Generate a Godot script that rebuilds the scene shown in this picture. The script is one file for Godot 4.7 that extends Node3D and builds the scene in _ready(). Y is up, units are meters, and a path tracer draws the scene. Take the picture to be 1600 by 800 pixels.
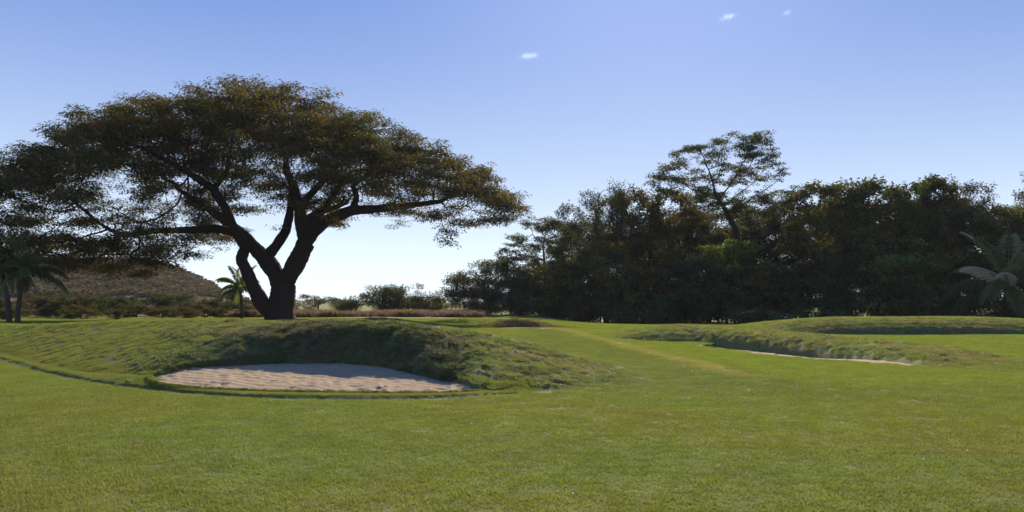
extends Node3D
# A golf hole in the late-morning sun: grass-faced bunkers, a big spreading tree, a belt of trees. y is up, metres, the camera looks towards -z.

# Main limbs of the spreading tree, metres from the foot of its trunk: [limb it grows from, point on it, [[x, y, z, radius], ...]]
const LIMBS = [
	[-1, 0, [[0.00, -0.52, 0.0, 1.50], [0.06, 0.22, 0.0, 1.25], [0.21, 1.70, 0.0, 1.00], [0.33, 2.74, 0.0, 0.95], [0.38, 3.24, 0.0, 0.92]]],
	[0, 4, [[1.09, 4.22, 0.2, 0.74], [1.89, 5.55, 0.4, 0.68], [2.48, 6.73, 0.5, 0.62]]],
	[1, 2, [[2.19, 8.21, 0.8, 0.47], [2.13, 9.69, 1.2, 0.42], [1.89, 11.17, 2.0, 0.36], [1.45, 12.65, 3.0, 0.28]]],
	[1, 2, [[3.08, 7.62, 0.0, 0.50], [4.11, 8.74, -0.6, 0.46], [6.18, 9.63, -1.0, 0.42], [8.55, 9.86, -1.5, 0.35], [11.21, 10.28, -2.5, 0.28], [13.87, 10.72, -3.0, 0.20]]],
	[3, 2, [[6.66, 10.72, -0.5, 0.26], [6.48, 11.76, 0.0, 0.22], [7.81, 12.41, 1.0, 0.16]]],
	[2, 1, [[3.22, 10.57, 2.2, 0.30], [4.85, 11.76, 3.5, 0.26], [6.48, 12.94, 5.0, 0.20]]],
	[0, 3, [[-0.47, 4.13, -0.3, 0.74], [-1.36, 5.31, -0.5, 0.68]]],
	[6, 1, [[-0.62, 6.58, -1.5, 0.44], [-0.09, 7.91, -2.5, 0.40], [-0.03, 9.39, -3.5, 0.36], [-0.18, 10.87, -4.5, 0.30], [-0.62, 12.35, -6.0, 0.22]]],
	[6, 1, [[-2.54, 6.58, -0.5, 0.52], [-3.73, 7.68, -0.8, 0.47], [-5.06, 8.65, -1.5, 0.40], [-6.54, 9.69, -2.0, 0.34], [-8.31, 10.72, -3.0, 0.26], [-10.09, 11.76, -4.0, 0.20]]],
	[8, 1, [[-5.35, 7.91, 0.5, 0.35], [-7.42, 7.71, 1.5, 0.30], [-9.50, 7.56, 2.5, 0.24], [-11.57, 7.08, 3.5, 0.18]]],
	[0, 1, [[-1.27, 1.26, 0.5, 0.66], [-1.95, 2.74, 0.7, 0.56], [-2.54, 4.22, 0.8, 0.50], [-2.93, 5.19, 0.9, 0.48], [-2.60, 6.29, 1.0, 0.45], [-3.14, 7.62, 1.8, 0.38], [-3.43, 9.39, 3.5, 0.34], [-3.87, 10.72, 5.0, 0.30], [-5.35, 11.91, 7.0, 0.24], [-7.13, 12.94, 9.0, 0.18]]],
	[10, 7, [[-2.25, 11.76, 6.5, 0.20], [-1.51, 12.94, 8.0, 0.15]]],
	[2, 0, [[2.63, 9.69, -3.0, 0.35], [3.22, 10.57, -7.0, 0.28], [3.82, 11.46, -10.0, 0.20]]],
	[1, 1, [[3.40, 7.50, 3.0, 0.33], [5.60, 9.40, 6.0, 0.26], [7.60, 11.00, 9.0, 0.18]]],
]
const CROWN_TOP = [[-27.54, 11.76], [-24.29, 14.27], [-21.03, 16.49], [-16.00, 18.86], [-10.97, 20.34], [-3.58, 21.52], [-0.03, 21.52], [3.82, 20.34], [8.25, 19.15], [10.92, 17.82], [15.06, 15.75], [18.61, 13.83], [20.68, 12.35], [22.75, 10.28]]
const CROWN_LOW = [[-27.54, 10.28], [-24.29, 6.9], [-20.74, 5.2], [-18.37, 4.7], [-15.41, 4.2], [-10.97, 4.5], [-7.72, 6.2], [-6.54, 7.91], [-2.40, 8.21], [0.27, 9.10], [2.34, 8.65], [4.70, 6.73], [8.25, 7.62], [12.69, 7.76], [16.24, 7.32], [20.08, 8.21], [22.75, 9.69]]

var rng := RandomNumberGenerator.new()
var wide := FastNoiseLite.new()
var mid := FastNoiseLite.new()
var fine := FastNoiseLite.new()
var counts := {}
var M := {}
var tables := {}
var t_start := 0


func _ready() -> void:
	t_start = Time.get_ticks_msec()
	rng.seed = 7
	setup_view()
	setup_noise()
	setup_materials()
	setup_tables()
	build_ground()
	build_sand()
	build_hill()
	stage("setting")
	build_spreading_tree()
	stage("spreading tree")
	build_tree_belt()
	stage("tree belt")
	build_far_trees()
	stage("far trees")
	build_palms()
	build_grass()
	stage("grass")
	build_specks()
	stage("done")


func stage(what: String) -> void:
	print(what, " ", Time.get_ticks_msec() - t_start, " ms")


# ---------------------------------------------------------------- camera, sky, sun

func setup_view() -> void:
	var cam := Camera3D.new()
	cam.name = "camera"
	cam.projection = Camera3D.PROJECTION_FRUSTUM
	cam.near = 0.1
	cam.far = 6000.0
	cam.size = 0.1 * 2.0 * 400.0 / 1256.0
	cam.frustum_offset = Vector2(0.0, 0.1 * 70.0 / 1256.0)
	cam.position = Vector3(0, 1.7, 0)
	add_child(cam)
	cam.current = true

	var sun := DirectionalLight3D.new()
	sun.name = "sun"
	var az := deg_to_rad(10.0)
	var el := deg_to_rad(29.0)
	var s := Vector3(sin(az) * cos(el), sin(el), -cos(az) * cos(el))
	sun.look_at_from_position(s * 100.0, Vector3.ZERO, Vector3.UP)
	sun.light_color = Color(1.0, 0.93, 0.82)
	sun.light_energy = 1.5
	sun.sky_mode = DirectionalLight3D.SKY_MODE_LIGHT_ONLY
	sun.light_angular_distance = 0.5
	sun.shadow_enabled = true
	add_child(sun)

	var env := Environment.new()
	env.background_mode = Environment.BG_SKY
	var sm := ProceduralSkyMaterial.new()
	sm.sky_top_color = Color(0.26, 0.43, 0.73)
	sm.sky_horizon_color = Color(0.92, 0.98, 1.0)
	sm.sky_curve = 0.125
	sm.ground_bottom_color = Color(0.30, 0.32, 0.20)
	sm.ground_horizon_color = Color(0.62, 0.66, 0.62)
	sm.sun_angle_max = 32.0
	sm.sun_curve = 0.9
	sm.sky_cover = wisps(s)
	var sky := Sky.new()
	sky.sky_material = sm
	env.sky = sky
	env.tonemap_mode = Environment.TONE_MAPPER_LINEAR
	env.tonemap_exposure = 2.15
	env.background_energy_multiplier = 0.64
	env.fog_enabled = true
	env.fog_density = 0.00014
	env.fog_light_color = Color(0.86, 0.88, 0.93)
	env.sdfgi_enabled = true
	env.ssao_enabled = true
	env.ssil_enabled = true
	var we := WorldEnvironment.new()
	we.name = "environment"
	we.environment = env
	add_child(we)


# a few thin scraps of cirrus: [compass angle to the right of -z, height, length] in degrees
func wisps(s: Vector3) -> ImageTexture:
	var w := 3072
	var im := Image.create(w, w / 2, false, Image.FORMAT_RGBA8)
	im.fill(Color(0, 0, 0, 0))
	var n := FastNoiseLite.new()
	n.seed = 3
	n.frequency = 0.35
	# the pale air round the sun
	var r := RandomNumberGenerator.new()
	r.seed = 5
	for y in range(int(w * 0.5 * 0.08), int(w * 0.5 * 0.56)):
		var up := PI * (0.5 - (y + 0.5) / (w * 0.5))
		for x in range(-int(w * 0.12), int(w * 0.17)):
			var around := TAU * (x + 0.5) / w
			var ang := rad_to_deg(acos(clampf(Vector3(sin(around) * cos(up), sin(up), -cos(around) * cos(up)).dot(s), -1.0, 1.0)))
			if ang < 42.0:
				var a := 0.16 * exp(-pow(ang / 15.0, 2.0)) * (1.0 - smooth(30.0, 42.0, ang))
				im.set_pixel(posmod(x, w), y, Color(1.0, 0.98, 0.96, clampf(a + r.randf_range(-0.002, 0.002), 0.0, 1.0)))
	var list := [[1.15, 17.0, 1.1], [15.0, 18.9, 1.0], [18.8, 18.8, 0.5], [28.9, 18.9, 0.9], [25.8, 18.9, 0.5], [27.0, 23.0, 2.6], [12.0, 25.5, 1.6], [-60.0, 30.0, 3.0], [95.0, 22.0, 2.5], [170.0, 34.0, 3.0], [-130.0, 26.0, 2.0]]
	for c in list:
		var cx: float = c[0] / 360.0 * w
		var cy: float = (90.0 - c[1]) / 180.0 * w / 2.0
		var half: float = c[2] / 360.0 * w * 0.7
		for y in range(int(cy - half * 0.45), int(cy + half * 0.45) + 1):
			for x in range(int(cx - half), int(cx + half) + 1):
				var u: float = (x - cx) / half
				var v: float = (y - cy + u * half * 0.12) / (half * 0.26)
				var a: float = clampf(1.0 - u * u - v * v, 0.0, 1.0) * clampf(0.55 + n.get_noise_2d(x * 1.0, y * 2.4) * 1.3, 0.0, 1.0)
				var was := im.get_pixel(posmod(x, w), clampi(y, 0, w / 2 - 1))
				im.set_pixel(posmod(x, w), clampi(y, 0, w / 2 - 1), Color(1, 1, 1, minf(was.a + a * 0.4, 0.6)))
	return ImageTexture.create_from_image(im)


# ---------------------------------------------------------------- small helpers

func setup_noise() -> void:
	wide.seed = 11
	wide.frequency = 0.11
	wide.fractal_octaves = 3
	mid.seed = 12
	mid.frequency = 0.55
	mid.fractal_octaves = 2
	fine.seed = 13
	fine.frequency = 2.6
	fine.fractal_octaves = 2


func numbered(called: String) -> String:
	var n: int = counts.get(called, 0)
	counts[called] = n + 1
	return called if n == 0 else "%s_%03d" % [called, n]


func tag(o: Node3D, label: String, category := "", group := "", kind := "") -> Node3D:
	if label:
		o.set_meta("label", label)
	if category:
		o.set_meta("category", category)
	if group:
		o.set_meta("group", group)
	if kind:
		o.set_meta("kind", kind)
	return o


func thing(called: String, at: Vector3, label: String, category: String, group := "") -> Node3D:
	var o := Node3D.new()
	o.name = numbered(called)
	o.position = at
	add_child(o)
	return tag(o, label, category, group)


func mesh_from(v: PackedVector3Array, idx: PackedInt32Array, nor := PackedVector3Array(), col := PackedColorArray(), uv := PackedVector2Array()) -> ArrayMesh:
	var a := []
	a.resize(Mesh.ARRAY_MAX)
	a[Mesh.ARRAY_VERTEX] = v
	if idx.size():
		a[Mesh.ARRAY_INDEX] = idx
	if nor.size():
		a[Mesh.ARRAY_NORMAL] = nor
	if col.size():
		a[Mesh.ARRAY_COLOR] = col
	if uv.size():
		a[Mesh.ARRAY_TEX_UV] = uv
	var m := ArrayMesh.new()
	m.add_surface_from_arrays(Mesh.PRIMITIVE_TRIANGLES, a)
	return m


func part(called: String, m: Mesh, mat: Material, parent: Node3D) -> MeshInstance3D:
	var o := MeshInstance3D.new()
	o.name = called
	o.mesh = m
	o.material_override = mat
	parent.add_child(o, true)
	return o


func scatter(called: String, m: Mesh, mat: Material, where: Array, tints: PackedColorArray, parent: Node3D) -> MultiMeshInstance3D:
	var mm := MultiMesh.new()
	mm.transform_format = MultiMesh.TRANSFORM_3D
	mm.use_colors = true
	mm.mesh = m
	mm.instance_count = where.size()
	for i in where.size():
		mm.set_instance_transform(i, where[i])
		mm.set_instance_color(i, tints[i])
	var o := MultiMeshInstance3D.new()
	o.name = called
	o.multimesh = mm
	o.material_override = mat
	o.set_meta("kind", "stuff")
	parent.add_child(o, true)
	return o


func lin(r: float, g: float, b: float) -> Color:
	return Color(r, g, b).linear_to_srgb()


func rand_dir(r: RandomNumberGenerator) -> Vector3:
	while true:
		var v := Vector3(r.randf_range(-1, 1), r.randf_range(-1, 1), r.randf_range(-1, 1))
		if v.length_squared() < 1.0 and v.length_squared() > 0.01:
			return v
	return Vector3.UP


func smooth(a: float, b: float, x: float) -> float:
	var t := clampf((x - a) / (b - a), 0.0, 1.0)
	return t * t * (3.0 - 2.0 * t)


# value at x of a smooth curve through [[x, value], ...]
func through(pts: Array, x: float) -> float:
	var n := pts.size()
	if x <= pts[0][0]:
		return pts[0][1]
	if x >= pts[n - 1][0]:
		return pts[n - 1][1]
	var i := 0
	while x > pts[i + 1][0]:
		i += 1
	var x0: float = pts[i][0]
	var x1: float = pts[i + 1][0]
	var y0: float = pts[i][1]
	var y1: float = pts[i + 1][1]
	var h := x1 - x0
	var s := (y1 - y0) / h
	var m0 := s
	var m1 := s
	if i > 0:
		var sa: float = (y0 - pts[i - 1][1]) / (x0 - pts[i - 1][0])
		m0 = 0.0 if sa * s <= 0.0 else 2.0 * sa * s / (sa + s)
	if i < n - 2:
		var sb: float = (pts[i + 2][1] - y1) / (pts[i + 2][0] - x1)
		m1 = 0.0 if sb * s <= 0.0 else 2.0 * sb * s / (sb + s)
	var t := (x - x0) / h
	var t2 := t * t
	var t3 := t2 * t
	return (2 * t3 - 3 * t2 + 1) * y0 + (t3 - 2 * t2 + t) * h * m0 + (-2 * t3 + 3 * t2) * y1 + (t3 - t2) * h * m1


func setup_materials() -> void:
	var grain := NoiseTexture2D.new()
	grain.width = 1024
	grain.height = 1024
	grain.seamless = true
	var gn := FastNoiseLite.new()
	gn.seed = 21
	gn.frequency = 0.06
	gn.fractal_octaves = 5
	gn.fractal_gain = 0.7
	grain.noise = gn
	var ramp := Gradient.new()
	ramp.set_color(0, Color(0.62, 0.62, 0.58))
	ramp.set_color(1, Color(1, 1, 1))
	grain.color_ramp = ramp
	var bump := NoiseTexture2D.new()
	bump.width = 1024
	bump.height = 1024
	bump.seamless = true
	bump.noise = gn

	var g := StandardMaterial3D.new()
	g.vertex_color_use_as_albedo = true
	g.albedo_texture = grain
	g.uv1_triplanar = true
	g.uv1_world_triplanar = true
	g.uv1_scale = Vector3.ONE * 0.45
	g.roughness = 0.95
	g.metallic_specular = 0.2
	g.heightmap_enabled = true
	g.heightmap_texture = bump
	g.heightmap_scale = 3.0
	M.ground = g

	var sg := Gradient.new()
	sg.set_color(0, Color(0.80, 0.77, 0.73))
	sg.set_color(1, Color(1, 1, 1))
	var sgrain := NoiseTexture2D.new()
	sgrain.width = 512
	sgrain.height = 512
	sgrain.seamless = true
	sgrain.noise = gn
	sgrain.color_ramp = sg
	var s := StandardMaterial3D.new()
	s.albedo_color = lin(0.48, 0.375, 0.25)
	s.albedo_texture = sgrain
	s.uv1_triplanar = true
	s.uv1_world_triplanar = true
	s.uv1_scale = Vector3.ONE * 0.8
	s.roughness = 0.95
	s.metallic_specular = 0.2
	s.heightmap_enabled = true
	s.heightmap_texture = bump
	s.heightmap_scale = 2.0
	M.sand = s

	M.blade = leaf_mat(Color(0.95, 0.98, 0.7), 0.7)
	M.rough = leaf_mat(Color(0.8, 0.84, 0.6), 0.8)
	M.leaf = leaf_mat(Color(0.82, 0.80, 0.45), 0.8)
	M.frond = leaf_mat(Color(0.45, 0.5, 0.25), 0.32)
	M.frond.metallic_specular = 0.5
	M.frond.albedo_color = lin(0.06, 0.08, 0.024)
	M.dry_frond = leaf_mat(Color(0.6, 0.55, 0.4), 0.45)
	M.dry_frond.albedo_color = lin(0.55, 0.46, 0.34)

	var bg := Gradient.new()
	bg.set_color(0, Color(0.55, 0.52, 0.5))
	bg.set_color(1, Color(1, 1, 1))
	var bgrain := NoiseTexture2D.new()
	bgrain.width = 512
	bgrain.height = 512
	bgrain.seamless = true
	bgrain.noise = gn
	bgrain.color_ramp = bg
	var b := StandardMaterial3D.new()
	b.albedo_color = lin(0.085, 0.065, 0.052)
	b.albedo_texture = bgrain
	b.uv1_triplanar = true
	b.uv1_scale = Vector3(0.5, 0.16, 0.5)
	b.roughness = 0.95
	b.metallic_specular = 0.2
	b.heightmap_enabled = true
	b.heightmap_texture = bump
	b.heightmap_scale = 6.0
	M.bark = b
	var pb: StandardMaterial3D = b.duplicate()
	pb.albedo_color = lin(0.17, 0.14, 0.11)
	M.palm_bark = pb
	var hm: StandardMaterial3D = g.duplicate()
	hm.uv1_scale = Vector3.ONE * 0.05
	hm.heightmap_scale = 30.0
	M.hill = hm
	var w := StandardMaterial3D.new()
	w.albedo_color = lin(0.78, 0.76, 0.68)
	w.roughness = 0.8
	w.cull_mode = BaseMaterial3D.CULL_DISABLED
	M.pale = w
	var br := StandardMaterial3D.new()
	br.albedo_color = lin(0.09, 0.06, 0.04)
	br.roughness = 0.9
	br.cull_mode = BaseMaterial3D.CULL_DISABLED
	M.brown = br


func leaf_mat(through_color: Color, rough: float) -> StandardMaterial3D:
	var m := StandardMaterial3D.new()
	m.vertex_color_use_as_albedo = true
	m.roughness = rough
	m.metallic_specular = 0.2
	m.cull_mode = BaseMaterial3D.CULL_DISABLED
	m.backlight_enabled = true
	m.backlight = through_color
	return m


# ---------------------------------------------------------------- the shape of the ground

func table(called: String, pts: Array, from: float, to: float) -> void:
	var a := PackedFloat32Array()
	var n := int((to - from) / 0.05) + 2
	a.resize(n)
	for i in n:
		a[i] = through(pts, from + i * 0.05)
	tables[called] = [from, a]


func look(called: String, x: float) -> float:
	var t: Array = tables[called]
	var a: PackedFloat32Array = t[1]
	var f: float = clampf((x - t[0]) * 20.0, 0.0, a.size() - 1.001)
	var i := int(f)
	return lerpf(a[i], a[i + 1], f - i)


func setup_tables() -> void:
	# near bunker, along x: the cut edge of its collar, the sand's near and far edge, the crest behind it
	table("edge", [[-32, 36], [-24, 30.0], [-18, 26], [-14.8, 23.2], [-9.9, 17.8], [-7.45, 15.6], [-5.78, 14.5], [-3.86, 13.87], [-2.19, 13.78], [-0.57, 14.23], [0.6, 15.0], [2.0, 15.9], [3.5, 17.0], [5, 18]], -32, 6)
	table("step", [[-32, 0.0], [-24, 0.05], [-15, 0.07], [-8, 0.07], [-2, 0.06], [-0.6, 0.05], [0.8, 0.0], [6, 0.0]], -32, 6)
	table("near", [[-7.13, 16.0], [-6.6, 15.25], [-5.5, 14.75], [-4, 14.45], [-2.5, 14.4], [-1.2, 14.52], [-0.59, 14.9]], -7.3, -0.4)
	table("back", [[-7.13, 16.0], [-6.75, 16.8], [-5.5, 17.3], [-4.15, 17.45], [-3.0, 17.2], [-1.82, 16.3], [-0.99, 15.5], [-0.59, 14.9]], -7.3, -0.4)
	table("lip", [[-7.13, 0.16], [-6.5, 0.09], [-5.5, 0.06], [-4, 0.05], [-1.5, 0.035], [-0.59, 0.02]], -7.3, -0.4)
	table("foot", [[-32, 36.4], [-24, 30.4], [-14.8, 23.5], [-9.9, 18.1], [-8.2, 16.8], [-7.13, 16.0], [-6.75, 16.8], [-5.5, 17.3], [-4.15, 17.45], [-3.0, 17.2], [-1.82, 16.3], [-0.99, 15.5], [-0.59, 14.9], [0.6, 15.1], [2.0, 16.0], [3.5, 17.1], [5, 18.1]], -32, 6)
	table("crest_d", [[-32, 40], [-24, 35], [-17.2, 28.5], [-11, 23.5], [-8.6, 21.5], [-4.8, 19.8], [-2.3, 18.9], [-0.88, 18.7], [0.68, 18.5], [2.0, 18.6], [4, 19.4]], -32, 6)
	table("crest_h", [[-32, 0.2], [-26, 0.6], [-17.2, 0.84], [-11, 1.13], [-8.6, 1.19], [-4.8, 1.16], [-2.3, 1.14], [-0.88, 1.02], [0.0, 0.86], [0.68, 0.68], [1.4, 0.45], [2.2, 0.24], [3.2, 0.1], [4.5, 0.0]], -32, 6)
	table("steep", [[-32, 1.0], [-12, 1.0], [-9, 1.08], [-7.1, 1.5], [-6, 2.3], [-5, 3.2], [-4.2, 4.4], [-3.2, 4.8], [-2.5, 3.0], [-1.6, 1.7], [-0.8, 1.25], [0, 1.0], [1, 1.0], [4, 1.0]], -32, 6)
	# bunker on the right, along the distance
	table("sand_l", [[20.6, 10.4], [22, 9.6], [25, 8.3], [28, 7.58], [30, 7.2], [32, 7.9]], 20.4, 32.2)
	table("sand_r", [[20.6, 10.5], [21.3, 10.45], [25.1, 9.75], [28.5, 8.95], [32, 8.0]], 20.4, 32.2)
	table("wall_foot", [[19, 10.9], [20.6, 10.5], [21.3, 10.45], [25.1, 9.75], [28.5, 8.95], [32, 8.0], [35, 7.4], [40, 6.6]], 19, 41)
	table("wall_top", [[19, 12.9], [21, 12.5], [25, 11.9], [28, 11.1], [32, 9.9], [35, 9.1], [40, 8.6]], 19, 41)
	table("wall_h", [[19, 0.0], [20, 0.08], [21.5, 0.22], [25, 0.38], [28, 0.45], [32, 0.52], [35, 0.52], [37.5, 0.3], [40.5, 0.0]], 19, 41)
	table("third_h", [[10, 0.0], [12.5, 0.12], [15, 0.55], [18, 0.8], [25, 0.82], [30, 0.62], [38, 0.45], [46, 0.2], [55, 0.0]], 10, 56)


func sand_y(x: float, d: float) -> float:
	return 0.138 * (d - 14.8) + 0.012 * mid.get_noise_2d(x * 2.0, d * 2.0)


func sand2_y(x: float, d: float) -> float:
	return -0.19 + 0.20 * (1.0 - smooth(21.5, 26.0, d)) + 0.05 * (x - look("sand_l", d)) + 0.01 * mid.get_noise_2d(x * 2.0, d * 2.0)


# height, and how much of the turf there is uncut rough
func terrain(x: float, z: float) -> Vector2:
	var d := -z
	var far := smooth(60.0, 140.0, d)
	var h := 0.10 * wide.get_noise_2d(x * 0.35, z * 0.35) * smooth(6.0, 20.0, d) + far * 0.3 * wide.get_noise_2d(x * 0.1, z * 0.1)
	var rough := 0.0
	h -= smooth(54.0, 82.0, d) * smooth(2.0, 11.0, x) * 1.05 * (1.0 - smooth(180.0, 400.0, d))
	# low ridge that carries the worn strip
	var rx := 5.2 - (d - 16.0) * 0.095
	h += 0.13 * exp(-pow((x - rx) / 1.7, 2.0)) * smooth(12.5, 20.0, d) * (1.0 - smooth(42.0, 52.0, d))
	if x > -32.0 and x < 5.0 and d > 13.5 and d < 52.0:
		var edge := look("edge", x)
		if d > edge - 0.04:
			var foot := look("foot", x)
			var cd := look("crest_d", x)
			var ch := look("crest_h", x)
			var st := look("step", x)
			var in_sand := x > -7.13 and x < -0.59
			var fr := look("near", x) if in_sand else foot
			var bk := look("back", x) if in_sand else foot
			var h0 := h
			var blend := minf(1.0, ch * 5.0)
			var yf := sand_y(x, bk) + 0.03 if in_sand else lerpf(0.17, st + 0.03, smooth(7.13, 9.5, -x)) if x < -3.0 else lerpf(0.02, 0.0, smooth(-0.59, 1.0, x))
			var lump := lerpf(0.012, 0.035, smooth(-10.0, -7.0, x)) * mid.get_noise_2d(x * 2.2, z * 2.2) + 0.02 * fine.get_noise_2d(x, z) + 0.05 * smooth(-7.5, -5.5, x) * fine.get_noise_2d(x * 0.75 + 20.0, z * 0.75)
			if d < fr:
				var lip := look("lip", x) if in_sand else yf
				h = h * 0.5 + lerpf(st, lip, smooth(edge, fr, d)) * smooth(edge - 0.03, edge + 0.05, d)
				rough = smooth(edge - 0.03, edge + 0.03, d) * minf(1.0, st * 14.0)
			elif in_sand and d < bk:
				var inside := minf(d - fr, bk - d)
				h = sand_y(x, d) - minf(0.22, inside * 3.0) + (0.03 * (1.0 - minf(1.0, inside * 12.0)))
			elif d < cd:
				var t := (d - foot) / (cd - foot)
				h = h * 0.5 * t + yf + (ch - yf) * (1.0 - pow(1.0 - t, look("steep", x))) + lump * (1.0 - 0.5 * t) * smooth(0.0, 0.1, t) * minf(1.0, ch * 2.0)
				rough = minf(1.0, ch * 2.2) * (1.0 - 0.5 * smooth(0.75, 1.0, t))
			else:
				var t2 := smooth(cd, cd + 9.0 + 3.0 * smooth(8.0, 20.0, -x), d)
				h = h + ch * (1.0 - t2)
				rough = minf(1.0, ch * 2.2) * 0.5 * (1.0 - smooth(cd + 1.0, cd + 4.0, d))
			if d >= foot and not (in_sand and d < bk):
				rough *= 0.25 + 0.75 * smooth(-9.5, -5.6, x)
			h = lerpf(h0, h, blend)
	if x > 3.0 and x < 20.0 and d > 19.0 and d < 41.0:
		var wf := look("wall_foot", d)
		var wt := look("wall_top", d)
		var wh := look("wall_h", d)
		var has := d > 20.6 and d < 32.0
		var sl := look("sand_l", d) if has else wf
		if has and x > sl and x < wf:
			var inside2 := minf(x - sl, wf - x)
			h = sand2_y(x, d) - minf(0.16, inside2 * 1.5) + 0.06 * (1.0 - minf(1.0, inside2 * 6.0))
		elif x >= wf and x < wt:
			var t3 := (x - wf) / (wt - wf)
			var y0 := lerpf(0.03, -0.05, smooth(21.5, 26.0, d) * (1.0 - smooth(30.5, 32.0, d)))
			h = h * t3 + y0 + (wh - y0) * (1.0 - pow(1.0 - t3, 6.5)) + (0.03 * mid.get_noise_2d(x * 2.0, z * 2.0) + 0.02 * fine.get_noise_2d(x, z)) * minf(1.0, wh * 3.0)
			rough = minf(1.0, wh * 4.0)
		elif x >= wt:
			h += wh * (1.0 - smooth(wt, wt + 3.8, x))
			rough = minf(1.0, wh * 4.0) * (1.0 - smooth(wt, wt + 1.6, x))
	if x > 1.0 and x < 13.0 and d > 31.5 and d < 44.0:
		var c := 0.56 * exp(-pow((x - 6.9) / 2.5, 2.0))
		var foot2 := 33.2 + 0.05 * pow(x - 6.9, 2.0)
		var t4 := (d - foot2) / 2.6
		var b := 0.0
		if t4 > 0.0:
			b = c * (1.0 - pow(1.0 - minf(t4, 1.0), 3.0)) if t4 < 1.0 else c * (1.0 - smooth(1.0, 3.4, t4))
			if b > h:
				rough = maxf(rough, minf(1.0, c * 2.5) * (1.0 - smooth(1.0, 1.4, t4)))
		h = maxf(h, b + h * 0.3)
	if x > 10.0 and x < 55.0 and d > 40.0 and d < 60.0:
		var th := look("third_h", x)
		var foot3 := 41.2 + 0.012 * pow(x - 21.0, 2.0)
		var t5 := (d - foot3) / 3.6
		if t5 > 0.0:
			var b2 := th * (1.0 - pow(1.0 - minf(t5, 1.0), 3.4)) if t5 < 1.0 else th * (1.0 - smooth(1.0, 3.6, t5))
			h += b2
			rough = maxf(rough, minf(1.0, th * 1.6) * (1.0 - smooth(1.0, 1.5, t5)))
	if d > 44.0 and d < 80.0 and x > -26.0 and x < 12.0:
		# small banks far down the hole
		h += bank(x, d, 0.4, 50.0, 2.2, 0.8, 0.5)
		h += bank(x, d, -2.6, 60.0, 4.5, 3.0, 0.30)
		h += bank(x, d, -9.6, 56.0, 3.0, 1.2, 0.40)
		h += bank(x, d, -16.0, 58.0, 4.0, 1.5, 0.3)
	return Vector2(h, rough)


func bank(x: float, d: float, cx: float, foot: float, half: float, run: float, height: float) -> float:
	var c := height * exp(-pow((x - cx) / half, 2.0) * 1.2)
	var t := (d - foot) / run
	if t <= 0.0:
		return 0.0
	return c * (1.0 - pow(1.0 - t, 2.6)) if t < 1.0 else c * (1.0 - smooth(1.0, 5.0, t))


func height(x: float, z: float) -> float:
	return terrain(x, z).x


# base colour of the turf, linear
func turf(x: float, z: float, rough: float) -> Color:
	var d := -z
	var n := wide.get_noise_2d(x * 1.0, z * 1.6)
	var n2 := mid.get_noise_2d(x * 0.6 + 40.0, z * 0.9)
	var c := Color(0.200, 0.230, 0.068)
	c = c.lerp(Color(0.178, 0.232, 0.072), clampf(n * 1.5, 0.0, 1.0))
	c = c.lerp(Color(0.222, 0.226, 0.070), clampf(-n * 1.3, 0.0, 1.0))
	c = c.lerp(Color(0.215, 0.190, 0.080), clampf(n2 * 1.4 - 0.45, 0.0, 0.28))
	# closer, greener cut to the right of the worn strip
	var rx := 5.2 - (d - 16.0) * 0.095
	var right := smooth(-0.3, 0.9, x - rx + 0.25 * n2) * smooth(13.5, 17.0, d)
	c = c.lerp(Color(0.208, 0.256, 0.066), right * 0.75)
	c = c.lerp(Color(0.180, 0.210, 0.088), (1.0 - right) * smooth(13.0, 16.0, d + 0.8 * n) * smooth(-0.5, 1.5, x) * 0.7)
	# the worn strip itself and old tyre tracks
	var w := absf(x - rx + 0.2 * n)
	c = c.lerp(Color(0.38, 0.32, 0.15), (1.0 - smooth(0.05, 0.5, w)) * smooth(15.8, 18.5, d) * (1.0 - smooth(44.0, 52.0, d)) * 0.75)
	for k in 3:
		var track := absf(d - (14.6 + k * 0.75) + (x - 6.0) * 0.55 + 0.15 * n)
		c = c.lerp(Color(0.155, 0.13, 0.050), (1.0 - smooth(0.04, 0.22, track)) * smooth(3.8, 5.5, x) * 0.42 * clampf(0.6 + n2, 0.0, 1.0))
	c = c.lerp(Color(0.12, 0.08, 0.045), (1.0 - smooth(0.05, 0.24, Vector2((x - 5.3) * 0.7, d - 14.6).length())) * 0.6)
	if rough > 0.0:
		var r := Color(0.215, 0.245, 0.105).lerp(Color(0.275, 0.235, 0.130), clampf(0.35 + n2 * 1.2, 0.0, 1.0))
		c = c.lerp(r, rough * 0.85)
	# bare dry earth of the far bank
	c = c.lerp(Color(0.16, 0.115, 0.075), smooth(48.4, 49.4, d) * (1.0 - smooth(51.5, 54.0, d)) * (1.0 - smooth(1.6, 4.0, absf(x - 0.9))) * 0.9)
	return c


func spaced(stops: Array) -> PackedFloat32Array:
	# [[from, step], ..., [end, 0]]
	var out := PackedFloat32Array()
	for i in stops.size() - 1:
		var a: float = stops[i][0]
		var b: float = stops[i + 1][0]
		var n := maxi(1, int(round((b - a) / stops[i][1])))
		for k in n:
			out.append(lerpf(a, b, float(k) / n))
	out.append(stops[-1][0])
	return out


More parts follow.
